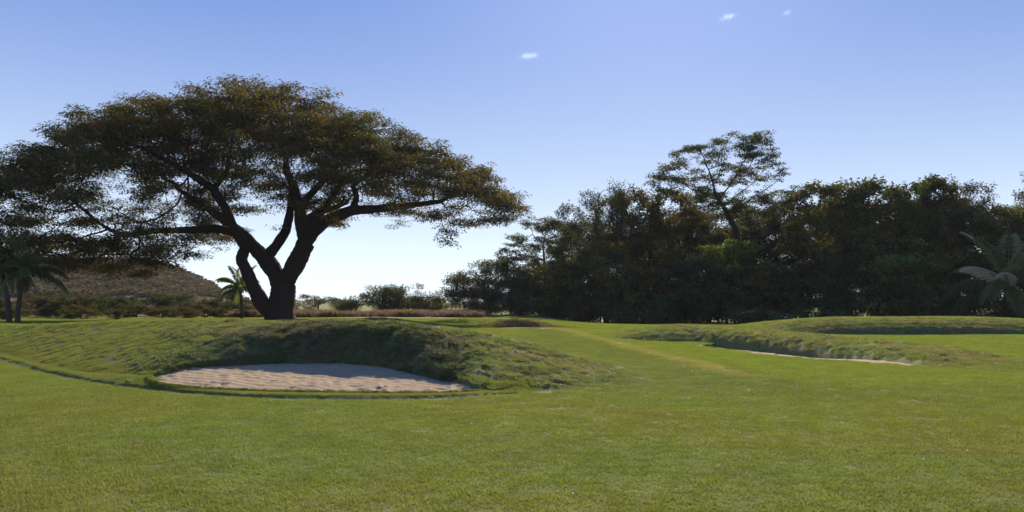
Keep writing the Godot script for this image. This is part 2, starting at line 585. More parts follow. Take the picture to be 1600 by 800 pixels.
func build_ground() -> void:
	var xs := spaced([[-3000, 500], [-500, 80], [-100, 12], [-40, 2.0], [-24, 0.4], [-12.0, 0.1], [3.2, 0.13], [14.5, 0.4], [30, 1.0], [60, 8], [140, 60], [500, 500], [3000, 0]])
	var ds := spaced([[-40, 8], [0, 1.0], [5, 0.25], [13.3, 0.06], [18.5, 0.12], [24, 0.14], [37, 0.3], [52, 0.8], [84, 3.0], [140, 30], [500, 300], [3500, 0]])
	var nx := xs.size()
	var nz := ds.size()
	var v := PackedVector3Array()
	var col := PackedColorArray()
	var nor := PackedVector3Array()
	var idx := PackedInt32Array()
	v.resize(nx * nz)
	col.resize(nx * nz)
	nor.resize(nx * nz)
	idx.resize((nx - 1) * (nz - 1) * 6)
	for j in nz:
		for i in nx:
			var t := terrain(xs[i], -ds[j])
			v[j * nx + i] = Vector3(xs[i], t.x, -ds[j])
			col[j * nx + i] = turf(xs[i], -ds[j], t.y)
	var k := 0
	for j in nz:
		for i in nx:
			var a := v[j * nx + mini(i + 1, nx - 1)] - v[j * nx + maxi(i - 1, 0)]
			var b := v[maxi(j - 1, 0) * nx + i] - v[mini(j + 1, nz - 1) * nx + i]
			nor[j * nx + i] = b.cross(a).normalized()
			if i < nx - 1 and j < nz - 1:
				var p := j * nx + i
				# row j + 1 lies farther away
				idx[k] = p + nx
				idx[k + 1] = p + nx + 1
				idx[k + 2] = p + 1
				idx[k + 3] = p + nx
				idx[k + 4] = p + 1
				idx[k + 5] = p
				k += 6
	print("ground ", nx, " x ", nz)
	var o := part("ground", mesh_from(v, idx, nor, col), M.ground, self)
	tag(o, "mown green fairway with grassy banks around the bunkers", "ground", "", "structure")


func sheet(p: Array, nu: int, nv: int) -> ArrayMesh:
	var v := PackedVector3Array(p)
	var idx := PackedInt32Array()
	var nor := PackedVector3Array()
	nor.resize(v.size())
	for j in nv:
		for i in nu:
			var a := v[j * nu + mini(i + 1, nu - 1)] - v[j * nu + maxi(i - 1, 0)]
			var b := v[maxi(j - 1, 0) * nu + i] - v[mini(j + 1, nv - 1) * nu + i]
			nor[j * nu + i] = b.cross(a).normalized()
			if i < nu - 1 and j < nv - 1:
				var q := j * nu + i
				idx.append_array([q + nu, q + nu + 1, q + 1, q + nu, q + 1, q])
	return mesh_from(v, idx, nor)


func build_sand() -> void:
	var r := RandomNumberGenerator.new()
	r.seed = 91
	var dents := []
	for i in 60:
		dents.append([r.randf_range(-7.0, -0.7), r.randf_range(14.6, 17.3), r.randf_range(0.09, 0.2)])
	var p := []
	var nu := 170
	var nv := 70
	for j in nv:
		for i in nu:
			var x := lerpf(-7.35, -0.4, i / (nu - 1.0))
			var xc := clampf(x, -7.13, -0.59)
			var d := lerpf(look("near", xc) - 0.22, look("back", xc) + 0.12, j / (nv - 1.0))
			var y := sand_y(x, d) + 0.010 * fine.get_noise_2d(x * 1.3, d * 1.3) + 0.006 * sin((d * 0.9 + x * 0.35) * 34.0 + 3.0 * mid.get_noise_2d(x, d))
			for q in dents:
				var e: float = Vector2(x - q[0], (d - q[1]) * 1.2).length() / q[2]
				if e < 1.6:
					y += 0.012 * (smooth(0.5, 1.1, e) * (1.0 - smooth(1.1, 1.6, e)) - 0.9 * (1.0 - smooth(0.0, 0.95, e)))
			p.append(Vector3(x, y, -d))
	var o := part(numbered("bunker_sand"), sheet(p, nu, nv), M.sand, self)
	tag(o, "pale tan sand of the large bunker under its steep grassy bank", "sand", "bunker sand", "structure")
	p = []
	nu = 30
	nv = 110
	for j in nv:
		for i in nu:
			var d := lerpf(20.45, 32.1, j / (nv - 1.0))
			var dc := clampf(d, 20.6, 32.0)
			var x := lerpf(look("sand_l", dc) - 0.12, look("sand_r", dc) + 0.1, i / (nu - 1.0))
			p.append(Vector3(x, sand2_y(x, d) + 0.012 * fine.get_noise_2d(x * 1.3, d * 1.3), -d))
	o = part(numbered("bunker_sand"), sheet(p, nu, nv), M.sand, self)
	tag(o, "long narrow strip of sand curving along the foot of a low bank", "sand", "bunker sand", "structure")
	# two scraps of sand far down the hole
	for q in [[2.0, 45.0, 0.85, 0.5, "small pale patch of sand before the far brown bank"], [0.3, 49.4, 1.5, 0.4, "brownish sliver of sand at the foot of the far bank"]]:
		p = []
		for j in 12:
			for i in 24:
				var a: float = TAU * i / 23.0
				var rr: float = j / 11.0
				var x: float = q[0] + cos(a) * rr * q[2] * (1.0 + 0.2 * sin(a * 3.0))
				var z: float = -q[1] - sin(a) * rr * q[3]
				p.append(Vector3(x, height(x, z) + 0.05 * (1.0 - rr * rr) + 0.004, z))
		o = part(numbered("bunker_sand"), ring_sheet(p, 24, 12), M.sand, self)
		tag(o, q[4], "sand", "bunker sand", "structure")


func ring_sheet(p: Array, nu: int, nv: int) -> ArrayMesh:
	var v := PackedVector3Array(p)
	var idx := PackedInt32Array()
	for j in nv - 1:
		for i in nu - 1:
			var q := j * nu + i
			idx.append_array([q, q + nu + 1, q + nu, q, q + 1, q + nu + 1])
	var nor := PackedVector3Array()
	nor.resize(v.size())
	nor.fill(Vector3.UP)
	return mesh_from(v, idx, nor)


# ---------------------------------------------------------------- foliage pieces

# a spray of leaves: count leaves of the given length and width spread through a flattened ball; flat 1 = lying level, 0 = any way round
func spray(n: int, radius: float, tall: float, length: float, width: float, flat: float, key: int) -> ArrayMesh:
	var r := RandomNumberGenerator.new()
	r.seed = key
	var v := PackedVector3Array()
	var col := PackedColorArray()
	for k in n:
		var q := rand_dir(r)
		var at := Vector3(q.x * radius, q.y * tall, q.z * radius)
		var along := (Vector3(q.x, 0, q.z).normalized() * 0.7 + rand_dir(r) * 0.9)
		along.y = along.y * (1.0 - flat * 0.75) - 0.15
		along = along.normalized()
		var up := (Vector3.UP * flat * 1.6 + rand_dir(r) * (1.15 - flat * 0.6)).normalized()
		var side := along.cross(up)
		if side.length() < 0.05:
			side = along.cross(Vector3.RIGHT)
		side = side.normalized() * width * 0.5 * r.randf_range(0.75, 1.25)
		along *= length * r.randf_range(0.7, 1.3)
		var droop := Vector3(0, -0.10 * length, 0)
		v.append_array([at, at + along * 0.45 + side, at + along + droop, at, at + along + droop, at + along * 0.45 - side])
		var b := r.randf_range(0.75, 1.2)
		var c := Color(b * r.randf_range(0.93, 1.08), b, b * r.randf_range(0.85, 1.1))
		for i in 6:
			col.append(c)
	return mesh_from(v, PackedInt32Array(), PackedVector3Array(), col)


# ---------------------------------------------------------------- trees

# limbs grow from the given skeleton towards the points; returns nothing, fills P (places) and Q (parents)
func grow(P: PackedVector3Array, Q: PackedInt32Array, goals: PackedVector3Array, step: float, reach: float, arrive: float, rounds: int, lift: float, r: RandomNumberGenerator) -> Array:
	var n := goals.size()
	var near := PackedInt32Array()
	var nd := PackedFloat32Array()
	near.resize(n)
	nd.resize(n)
	nd.fill(1e9)
	var live := PackedByteArray()
	live.resize(n)
	live.fill(1)
	var fresh := 0
	var made := {}
	for it in rounds:
		var np := P.size()
		for i in n:
			if live[i] == 0:
				continue
			var g := goals[i]
			var best := nd[i]
			var bi := near[i]
			for j in range(fresh, np):
				var e := g.distance_squared_to(P[j])
				if e < best:
					best = e
					bi = j
			nd[i] = best
			near[i] = bi
			if best < arrive * arrive:
				live[i] = 0
		fresh = np
		var pull := {}
		for i in n:
			if live[i] and (nd[i] < reach * reach or it < 3):
				var j := near[i]
				pull[j] = pull.get(j, Vector3.ZERO) + (goals[i] - P[j]).normalized()
		if pull.is_empty():
			break
		var grew := false
		for j in pull:
			var dir: Vector3 = (pull[j].normalized() + Vector3(0, lift, 0) + rand_dir(r) * 0.28).normalized()
			var kids: Array = made.get(j, [])
			if kids.size() >= 3:
				continue
			var same := false
			for e in kids:
				if (e as Vector3).dot(dir) > 0.86:
					same = true
			if same:
				continue
			kids.append(dir)
			made[j] = kids
			P.append(P[j] + dir * step)
			Q.append(j)
			grew = true
		if not grew:
			break
	return [P, Q]


func thickness(P: PackedVector3Array, Q: PackedInt32Array, tip: float, power: float, least: PackedFloat32Array) -> PackedFloat32Array:
	var n := P.size()
	var acc := PackedFloat32Array()
	acc.resize(n)
	var R := PackedFloat32Array()
	R.resize(n)
	for k in n:
		var i := n - 1 - k
		var rr := tip if acc[i] <= 0.0 else pow(acc[i], 1.0 / power)
		if i < least.size():
			rr = maxf(least[i], minf(rr, least[i] * 1.15))
		R[i] = rr
		if Q[i] >= 0:
			acc[Q[i]] += pow(rr, power)
	return R


# tubes along the skeleton, one mesh for each owner number
func wood(P: PackedVector3Array, Q: PackedInt32Array, R: PackedFloat32Array, owner_of: PackedInt32Array, thinnest: float) -> Dictionary:
	var n := P.size()
	var heir := PackedInt32Array()
	heir.resize(n)
	heir.fill(-1)
	for i in n:
		var q := Q[i]
		if q >= 0 and (heir[q] < 0 or R[i] > R[heir[q]]) and owner_of[i] == owner_of[q]:
			heir[q] = i
	var out := {}
	for i in n:
		var q := Q[i]
		if q >= 0 and heir[q] == i:
			continue
		if R[i] < thinnest:
			continue
		var pts := PackedVector3Array()
		var rad := PackedFloat32Array()
		if q >= 0:
			pts.append(P[q])
			rad.append(minf(R[q] * 0.8, R[i] * 1.25))
		var j := i
		while j >= 0:
			if R[j] < thinnest:
				break
			pts.append(P[j])
			rad.append(R[j])
			j = heir[j]
		if pts.size() < 2:
			continue
		var o: int = owner_of[i]
		if not out.has(o):
			out[o] = [PackedVector3Array(), PackedVector3Array(), PackedInt32Array()]
		tube(pts, rad, out[o])
	return out


func tube(pts: PackedVector3Array, rad: PackedFloat32Array, into: Array) -> void:
	var v: PackedVector3Array = into[0]
	var nor: PackedVector3Array = into[1]
	var idx: PackedInt32Array = into[2]
	var big := rad[0]
	if big > 0.15:
		# round the bends of thick limbs
		var p2 := PackedVector3Array()
		var r2 := PackedFloat32Array()
		var n0 := pts.size()
		for i in n0 - 1:
			var a := pts[maxi(i - 1, 0)]
			var b := pts[i]
			var c := pts[i + 1]
			var e := pts[mini(i + 2, n0 - 1)]
			for k in 3:
				var t := k / 3.0
				p2.append(b.cubic_interpolate(c, a, e, t))
				r2.append(lerpf(rad[i], rad[i + 1], t) * (1.0 + 0.05 * sin(i * 2.3 + k * 1.7)))
		p2.append(pts[n0 - 1])
		r2.append(rad[n0 - 1])
		pts = p2
		rad = r2
	var sides := 12 if big > 0.5 else 8 if big > 0.15 else 5 if big > 0.05 else 3
	var first := v.size()
	var u := Vector3.RIGHT
	var n := pts.size()
	for i in n:
		var t := (pts[mini(i + 1, n - 1)] - pts[maxi(i - 1, 0)]).normalized()
		u = u - t * u.dot(t)
		if u.length() < 0.1:
			u = t.cross(Vector3.FORWARD if absf(t.z) < 0.9 else Vector3.UP)
		u = u.normalized()
		var w := t.cross(u)
		for k in sides:
			var a := TAU * k / sides
			var dir := u * cos(a) + w * sin(a)
			var bulge := 1.0
			if big > 0.5:
				bulge = 1.0 + 0.10 * sin(a * 3.0 + pts[i].y * 0.35) + 0.05 * sin(a * 5.0 - pts[i].y * 0.6)
			v.append(pts[i] + dir * rad[i] * bulge)
			nor.append(dir)
	for i in n - 1:
		for k in sides:
			var a := first + i * sides + k
			var b := first + i * sides + (k + 1) % sides
			idx.append_array([a, a + sides, b + sides, a, b + sides, b])
	into[0] = v
	into[1] = nor
	into[2] = idx


# leaf sprays on the thin ends of a skeleton
func leaves(P: PackedVector3Array, Q: PackedInt32Array, R: PackedFloat32Array, skip: int, thin: float, per: float, spread: Vector3, size: Vector2, tint: Color, vary: float, tilt: float, m: Mesh, parent: Node3D, r: RandomNumberGenerator, mat: Material = null) -> void:
	var where := []
	var tints := PackedColorArray()
	for i in range(skip, P.size()):
		if R[i] > thin:
			continue
		# leaves gather in pads with gaps between them
		var pad := clampf(0.75 + 2.2 * mid.get_noise_3d(P[i].x * 0.55, P[i].y * 0.9, P[i].z * 0.55), 0.0, 1.5) * per
		var n := int(pad) + (1 if r.randf() < pad - int(pad) else 0)
		var patch := 1.0 + vary * 1.3 * wide.get_noise_3d(P[i].x * 3.0, P[i].y * 4.0, P[i].z * 3.0)
		var warm := 1.0 + vary * mid.get_noise_3d(P[i].x * 0.3, P[i].y * 0.3, P[i].z * 0.3 + 9.0)
		for k in n:
			var at := P[i] + rand_dir(r) * spread
			var b := Basis(Vector3.UP, r.randf() * TAU).rotated(Vector3(r.randf_range(-1, 1), 0, r.randf_range(-1, 1)).normalized(), r.randf_range(-tilt, tilt))
			where.append(Transform3D(b.scaled(Vector3.ONE * r.randf_range(size.x, size.y)), at))
			var f := patch * r.randf_range(1.0 - vary, 1.0 + vary)
			tints.append(Color(tint.r * f * warm, tint.g * f, tint.b * f))
	scatter("crown", m, mat if mat else M.leaf, where, tints, parent)


func build_spreading_tree() -> void:
	var r := RandomNumberGenerator.new()
	r.seed = 4242
	var at := Vector3(-20.3, height(-20.3, -70.0), -70.0)
	var t := thing("spreading_tree", at, "huge spreading tree with forked dark trunk and broad umbrella crown", "tree")
	var P := PackedVector3Array()
	var Q := PackedInt32Array()
	var least := PackedFloat32Array()
	var own := PackedInt32Array()
	var ids := []
	for l in LIMBS.size():
		var limb: Array = LIMBS[l]
		var mine := []
		var last := -1
		var last_r := 1.0
		if limb[0] >= 0:
			last = ids[limb[0]][limb[1]]
		for q in limb[2]:
			var p := Vector3(q[0], q[1], q[2])
			if last >= 0:
				var from := P[last]
				last_r = least[last]
				var n := int(from.distance_to(p) / 0.9)
				for k in n:
					var f := (k + 1.0) / (n + 1.0)
					P.append(from.lerp(p, f))
					Q.append(last)
					least.append(minf(lerpf(minf(last_r, q[3] * 1.3), q[3], f), 2.0))
					own.append(l)
					last = P.size() - 1
			P.append(p)
			Q.append(last)
			least.append(q[3])
			own.append(l)
			last = P.size() - 1
			mine.append(last)
		ids.append(mine)
	var given := P.size()
	# where the twigs want to go: a dome, thick near its upper skin, open beneath
	var goals := PackedVector3Array()
	var tries := 0
	while goals.size() < 3600 and tries < 120000:
		tries += 1
		var x := r.randf_range(-27.0, 22.5)
		var z := r.randf_range(-14.5, 14.5)
		var rho := absf(z) / 15.0
		var k := sqrt(1.0 - rho * rho)
		var xe := -2.4 + (x + 2.4) / k
		if xe < -27.0 or xe > 22.6:
			continue
		var top := through(CROWN_TOP, xe)
		var low := through(CROWN_LOW, xe)
		low += 2.4 * rho - 0.5
		top -= 1.2 + 2.2 * rho * rho + 0.17 * maxf(z, 0.0)
		top += 2.0 * wide.get_noise_2d(x * 2.2, z * 2.2)
		low += 1.6 * wide.get_noise_2d(x * 1.6 + 50.0, z * 1.6)
		if top - low < 0.4:
			continue
		var f := 1.0 - pow(r.randf(), 1.0) * 0.30 if r.randf() < 0.66 else r.randf()
		# open pockets under the dome where limbs and sky show
		if f < 0.62 and wide.get_noise_3d(x * 1.3, f * 12.0, z * 0.7) < (0.06 if x > -7.0 else -0.1):
			continue
		goals.append(Vector3(x, lerpf(low, top, f), z))
	for i in 420:
		var x := r.randf_range(-23.0, -7.5)
		var z := r.randf_range(-5.0, 11.0)
		if wide.get_noise_2d(x * 2.0, z * 1.2 + 70.0) > -0.12:
			goals.append(Vector3(x, through(CROWN_LOW, x) - 0.7 + r.randf() * 3.2 + 0.06 * absf(z), z))
	var grown := grow(P, Q, goals, 0.75, 9.0, 0.85, 90, 0.05, r)
	P = grown[0]
	Q = grown[1]
	for i in range(given, P.size()):
		own.append(own[Q[i]])
	var R := thickness(P, Q, 0.022, 2.35, least)
	var w := wood(P, Q, R, own, 0.012)
	for l in LIMBS.size():
		if w.has(l):
			part("trunk" if l == 0 else "limb", mesh_from(w[l][0], w[l][2], w[l][1]), M.bark, t)
	var m := spray(30, 0.85, 0.20, 0.30, 0.12, 0.75, 5)
	leaves(P, Q, R, given, 0.07, 5.0, Vector3(0.9, 0.35, 0.9), Vector2(0.6, 1.2), Color(0.14, 0.118, 0.040), 0.3, 0.35, m, t, r)
	print("spreading tree nodes ", P.size(), " of ", given)


# one tree of the belt. lobes: [[x, y, z, half width, half height], ...]; stem: points of the trunk with radii
func make_tree(called: String, label: String, group: String, at: Vector3, stem: Array, lobes: Array, goals_n: int, look_of: Dictionary, key: int) -> Node3D:
	var r := RandomNumberGenerator.new()
	r.seed = key
	var t := thing(called, at, label, look_of.get("category", "tree"), group)
	var P := PackedVector3Array()
	var Q := PackedInt32Array()
	var least := PackedFloat32Array()
	var own := PackedInt32Array()
	var last := -1
	for q in stem:
		var p := Vector3(q[0], q[1], q[2])
		if last >= 0:
			var from := P[last]
			var r0 := least[last]
			var n := int(from.distance_to(p) / 0.8)
			for k in n:
				var f := (k + 1.0) / (n + 1.0)
				P.append(from.lerp(p, f) + rand_dir(r) * 0.08)
				Q.append(last)
				least.append(lerpf(r0, q[3], f))
				last = P.size() - 1
		P.append(p)
		Q.append(last)
		least.append(q[3])
		last = P.size() - 1
	var given := P.size()
	var goals := PackedVector3Array()
	var total := 0.0
	for l in lobes:
		total += l[3] * l[3] * l[4]
	for l in lobes:
		var n := int(goals_n * l[3] * l[3] * l[4] / total)
		var c := Vector3(l[0], l[1], l[2])
		for k in n:
			var q := rand_dir(r)
			q = q.normalized() * pow(q.length(), 0.45)
			q *= 1.0 + 0.22 * wide.get_noise_3d(q.x * 14.0 + key, q.y * 14.0, q.z * 14.0)
			var p := c + Vector3(q.x * l[3], q.y * l[4], q.z * l[3])
			if p.y > 0.3:
				goals.append(p)
	var grown := grow(P, Q, goals, look_of.get("step", 0.7), 8.0, look_of.get("arrive", 0.8), 60, 0.08, r)
	P = grown[0]
	Q = grown[1]
	own.resize(P.size())
	own.fill(0)
	var R := thickness(P, Q, 0.02, 2.3, least)
	var w := wood(P, Q, R, own, 0.018)
	part("trunk", mesh_from(w[0][0], w[0][2], w[0][1]), M.bark, t)
	leaves(P, Q, R, given, 0.07, look_of.per, look_of.spread, look_of.size, look_of.tint, look_of.get("vary", 0.45), look_of.tilt, look_of.mesh, t, r)
	return t


var kinds := {}


func setup_kinds() -> void:
	var broad := spray(26, 0.6, 0.42, 0.34, 0.17, 0.3, 15)
	var small := spray(34, 0.55, 0.36, 0.22, 0.11, 0.35, 16)
	var airy := spray(24, 0.5, 0.22, 0.26, 0.12, 0.55, 17)
	kinds.broad = {"mesh": broad, "per": 4.5, "spread": Vector3(0.7, 0.5, 0.7), "size": Vector2(0.7, 1.25), "tint": Color(0.092, 0.108, 0.028), "tilt": 0.7}
	kinds.small = {"mesh": small, "per": 5.0, "spread": Vector3(0.65, 0.45, 0.65), "size": Vector2(0.7, 1.2), "tint": Color(0.082, 0.084, 0.032), "tilt": 0.6}
	kinds.airy = {"mesh": airy, "per": 5.0, "spread": Vector3(0.6, 0.3, 0.6), "size": Vector2(0.7, 1.15), "tint": Color(0.110, 0.116, 0.034), "tilt": 0.4}
	kinds.warm = {"mesh": broad, "per": 4.5, "spread": Vector3(0.7, 0.5, 0.7), "size": Vector2(0.7, 1.2), "tint": Color(0.125, 0.112, 0.030), "tilt": 0.7}
	kinds.bright = {"mesh": broad, "per": 4.5, "spread": Vector3(0.7, 0.5, 0.7), "size": Vector2(0.7, 1.25), "tint": Color(0.15, 0.185, 0.04), "tilt": 0.7}
	kinds.bush = {"mesh": small, "per": 2.8, "spread": Vector3(0.35, 0.3, 0.35), "size": Vector2(0.5, 0.9), "tint": Color(0.085, 0.10, 0.034), "tilt": 0.8, "step": 0.4, "arrive": 0.5, "category": "shrub"}
	kinds.pale = {"mesh": airy, "per": 4.0, "spread": Vector3(0.7, 0.3, 0.7), "size": Vector2(0.8, 1.3), "tint": Color(0.11, 0.10, 0.045), "tilt": 0.5}


func foot(x: float, z: float) -> Vector3:
	return Vector3(x, height(x, z) - 0.05, z)


func build_tree_belt() -> void:
	setup_kinds()
	var belt := "belt of dark trees beside the hole"
	# x, z, top above eye line zero, half width, kind, label, lobes as shares of height and width
	make_tree("round_tree", "low rounded dark tree ending the belt beside open sky", belt, foot(-3.4, -100), [[0, 0, 0, 0.3], [0.2, 1.6, 0, 0.24], [0.1, 3.0, 0, 0.18]],
		[[-1.6, 3.2, 0, 3.6, 2.4], [1.6, 4.3, 0.4, 4.0, 2.6], [4.6, 2.6, 0.8, 3.0, 2.4], [-4.2, 1.9, 0.5, 2.4, 1.8], [0, 1.6, 1.0, 4.6, 1.6]], 1000, kinds.small, 101)
	make_tree("airy_tree", "thin crowned tree with sky showing between its leaf clumps", belt, foot(4.0, -106), [[0.6, 0, 0, 0.26], [0.4, 4.0, 0, 0.2], [0.2, 8.0, 0.2, 0.14]],
		[[-2.6, 9.6, 0, 2.6, 1.4], [0.2, 12.0, 0, 2.6, 1.4], [2.6, 10.8, 0.5, 2.6, 1.6], [-4.0, 7.6, 0.6, 2.0, 1.2], [0.6, 8.2, -0.6, 3.2, 2.0], [3.2, 7.0, 0, 2.6, 2.2], [0, 4.6, 0.4, 4.0, 2.2]], 620, kinds.airy, 102)
	make_tree("belt_tree", "tall greyish tree with thin reddish top near the gap", belt, foot(10.2, -93), [[0.8, 0, 0, 0.36], [0.4, 4.5, 0.2, 0.3], [0.0, 9.5, 0.2, 0.2]],
		[[-2.2, 12.2, 0.3, 2.6, 2.2], [0.8, 14.4, 0, 2.6, 1.9], [-3.2, 9.0, 0.6, 2.3, 2.2], [1.6, 10.2, 1.4, 3.4, 3.0], [-0.5, 6.0, 1.0, 3.6, 2.6]], 560, kinds.small, 103)
	make_tree("belt_tree", "full crowned tree with a few yellow green upper leaves", belt, foot(16.4, -96), [[-0.6, 0, 0, 0.4], [-0.2, 5.0, 0.2, 0.32], [0.2, 10.0, 0.2, 0.2]],
		[[-1.8, 14.4, 0.3, 3.0, 2.2], [2.4, 13.2, 0.6, 3.4, 2.8], [-2.8, 10.0, 0.8, 3.0, 2.6], [2.2, 8.4, 1.4, 4.2, 3.2], [-0.8, 5.6, 1.0, 4.0, 2.4]], 620, kinds.warm, 104)
	# the tallest one, leaning, with an open top
	make_tree("tall_leaning_tree", "tallest tree of the belt, leaning trunk and open top of separate clumps", belt, foot(29.2, -90), [[0, 0, 0, 0.5], [-0.9, 3.5, 0.2, 0.44], [-2.6, 7.6, 0.4, 0.36], [-4.6, 11.4, 0.5, 0.28], [-6.6, 14.8, 0.4, 0.2]],
		[[-11.6, 17.0, 0.3, 2.2, 1.2], [-8.9, 18.9, 0.2, 2.4, 1.6], [-9.2, 15.4, 0.8, 2.4, 1.6], [-4.8, 20.2, 0.3, 2.1, 1.2], [-2.2, 20.4, -0.2, 2.2, 1.5], [-1.2, 17.6, 0.8, 2.4, 1.9], [-4.8, 16.8, 0.4, 2.0, 1.4], [-6.8, 13.4, 0.9, 3.4, 1.8], [0.6, 14.4, 0.4, 2.2, 1.6], [-12.6, 15.6, 0.4, 1.6, 0.8]], 1050, kinds.airy, 105)
	make_tree("belt_tree", "dense tree pressed close behind the leaning trunk", belt, foot(30.4, -93), [[-0.4, 0, 0, 0.3], [0, 5.0, 0, 0.26], [0.2, 9.0, 0.2, 0.18]],
		[[-1.2, 12.4, 0.2, 2.8, 2.4], [1.6, 11.0, 0.6, 3.0, 2.8], [-1.8, 8.2, 1.0, 3.0, 2.8], [0.6, 5.4, 1.0, 3.6, 2.6]], 460, kinds.small, 106)
	make_tree("belt_tree", "broad olive brown tree with bare twigs above its top", belt, foot(34.4, -85.5), [[0.3, 0, 0, 0.36], [0.4, 4.2, 0, 0.3], [0.1, 8.8, 0.2, 0.2]],
		[[-2.4, 13.0, 0.2, 3.0, 2.3], [1.4, 13.4, 0.4, 3.0, 2.0], [-3.2, 9.6, 0.8, 3.0, 2.8], [2.2, 9.6, 1.2, 3.6, 3.0], [-0.6, 6.2, 1.4, 4.2, 2.8], [3.8, 14.9, 0, 1.0, 0.5]], 640, kinds.warm, 107)
	make_tree("belt_tree", "wide green tree with bright leaf clusters on its shoulder", belt, foot(40.0, -83), [[-0.2, 0, 0, 0.4], [0.1, 4.6, 0, 0.32], [0, 9.0, 0.2, 0.2]],
		[[-2.4, 12.8, 0.2, 3.2, 2.4], [2.0, 13.2, 0.4, 3.0, 2.4], [-2.8, 9.0, 1.0, 3.4, 2.8], [2.6, 9.4, 1.2, 3.4, 2.8], [0, 6.0, 1.4, 4.4, 2.6]], 640, kinds.broad, 108)
	make_tree("belt_tree", "tree with loose sprigs over a dark bluish crown beside the palm", belt, foot(44.6, -81), [[0.2, 0, 0, 0.36], [0, 4.4, 0, 0.28], [-0.2, 8.4, 0.2, 0.2]],
		[[-1.4, 13.6, 0.2, 2.2, 1.3], [1.6, 12.8, 0.4, 2.4, 1.6], [-2.0, 10.8, 0.8, 3.0, 2.2], [2.4, 10.2, 0.6, 2.6, 2.0], [0.4, 7.2, 1.0, 3.6, 2.6]], 520, kinds.small, 109)
	make_tree("belt_tree", "smaller bushy tree rising directly behind the big palm", belt, foot(47.2, -77), [[0, 0, 0, 0.26], [0.2, 4.0, 0, 0.2], [0.2, 7.2, 0, 0.14]],
		[[-0.8, 10.2, 0.2, 2.4, 1.7], [1.6, 9.4, 0.3, 2.2, 1.8], [0, 6.6, 0.6, 3.0, 2.4]], 330, kinds.broad, 110)
	make_tree("belt_tree", "narrow dark tree topping the bushy one beside the palm", belt, foot(51.4, -79), [[0, 0, 0, 0.28], [0.1, 6.0, 0, 0.2], [0, 11.0, 0, 0.12]],
		[[0, 13.6, 0, 1.8, 1.8], [0.4, 10.6, 0.2, 2.8, 2.4], [0, 7.0, 0.5, 3.0, 2.4]], 330, kinds.small, 111)
	# lower trees along the front edge, in the shade of the tall ones
	var front := "shaded lower trees along the front of the belt"
	var low_label := ["short dark tree against the low rounded one", "slender shaded tree below the thin crowned one", "shaded bushy tree before the tall greyish one", "shaded olive tree before the full crowned one", "yellow green tree under the open top of the leaning one",
		"shaded tree whose leaves cross the foot of the leaning trunk", "shaded tree before the broad olive brown one", "yellow green leafy tree before the wide green one", "shaded tree between the wide green tree and the big palm", "tall dark tree filling the gap behind the full crowned one", "tall dark tree filling the gap behind the leaning trunk"]
	var k := 0
	for q in [[1.2, -97, 4.4], [6.6, -90, 7.4], [12.2, -87, 6.6], [18.6, -86, 7.4], [23.4, -88, 9.4], [27.4, -84, 7.0], [32.8, -80, 7.6], [37.6, -78, 7.2], [42.4, -77, 7.6], [21.4, -99, 14.2], [26.8, -97, 13.0]]:
		var h: float = q[2]
		make_tree("understorey_tree", low_label[k], front, foot(q[0], q[1]), [[0.1, 0, 0, 0.17], [0.2 * (k % 3 - 1), h * 0.35, 0, 0.13], [0.1, h * 0.6, 0, 0.09]],
			[[-1.5, h * 0.72, 0.2, 2.6, h * 0.22], [1.5, h * 0.8, 0.3, 2.4, h * 0.19], [0.2, h * 0.42, 0.6, 3.2, h * 0.24], [-2.0, h * 0.3, 0.4, 2.2, h * 0.18]], 300, kinds.bright if k in [4, 7] else [kinds.small, kinds.broad, kinds.warm][k % 3], 130 + k)
		k += 1
	# rows behind, which close the gaps
	var proto_a := make_tree("back_row_tree", "tall tree of the back row seen only through gaps", "back row of the belt", foot(8.5, -104), [[0, 0, 0, 0.3], [0.2, 5.0, 0, 0.25], [0, 9.0, 0, 0.16]],
		[[-1.8, 10.6, 0, 3.0, 2.6], [1.8, 10.0, 0, 3.2, 2.8], [0, 6.4, 0, 4.4, 2.8], [0.4, 3.0, 0, 4.4, 2.2]], 480, kinds.small, 171)
	for q in [[14.0, -108, 0.98, 1.0], [19.8, -112, 1.05, 2.2], [25.5, -104, 1.1, 3.6], [31.6, -101, 1.1, 0.4], [37.4, -96, 1.08, 1.7], [43.0, -93, 1.05, 2.9], [49.0, -90, 1.1, 4.4], [55.0, -86, 1.0, 5.2], [2.8, -112, 0.55, 2.0]]:
		var o: Node3D = proto_a.duplicate()
		o.name = numbered("back_row_tree")
		add_child(o)
		o.position = foot(q[0], q[1])
		o.rotation.y = q[3]
		o.scale = Vector3.ONE * q[2]
	# shrubs at the foot
	var shrubs := [
		make_tree("shrub", "full leafy green shrub at the foot of the tree belt", "full shrubs at the foot of the tree belt", foot(28.9, -79.5), [[0, 0, 0, 0.06], [0.1, 0.6, 0, 0.05]],
			[[-0.8, 1.0, 0, 1.1, 0.8], [0.8, 0.9, 0.2, 1.2, 0.75], [0, 1.6, 0, 0.9, 0.7]], 240, kinds.bush, 190),
		make_tree("low_shrub", "low wide dark shrub at the foot of the tree belt", "low shrubs at the foot of the tree belt", foot(26.0, -80.5), [[0, 0, 0, 0.05], [0.1, 0.4, 0, 0.04]],
			[[-1.2, 0.8, 0, 1.2, 0.7], [1.1, 0.8, 0.2, 1.4, 0.7]], 230, kinds.bush, 191),
		make_tree("upright_shrub", "upright loose shrub with bare lower stems under the trees", "upright shrubs at the foot of the tree belt", foot(22.6, -81), [[0, 0, 0, 0.06], [0.1, 1.0, 0, 0.05]],
			[[-0.4, 1.8, 0, 0.8, 1.0], [0.6, 2.4, 0.2, 0.8, 0.9]], 210, kinds.bush, 192)]
	var turn := 0
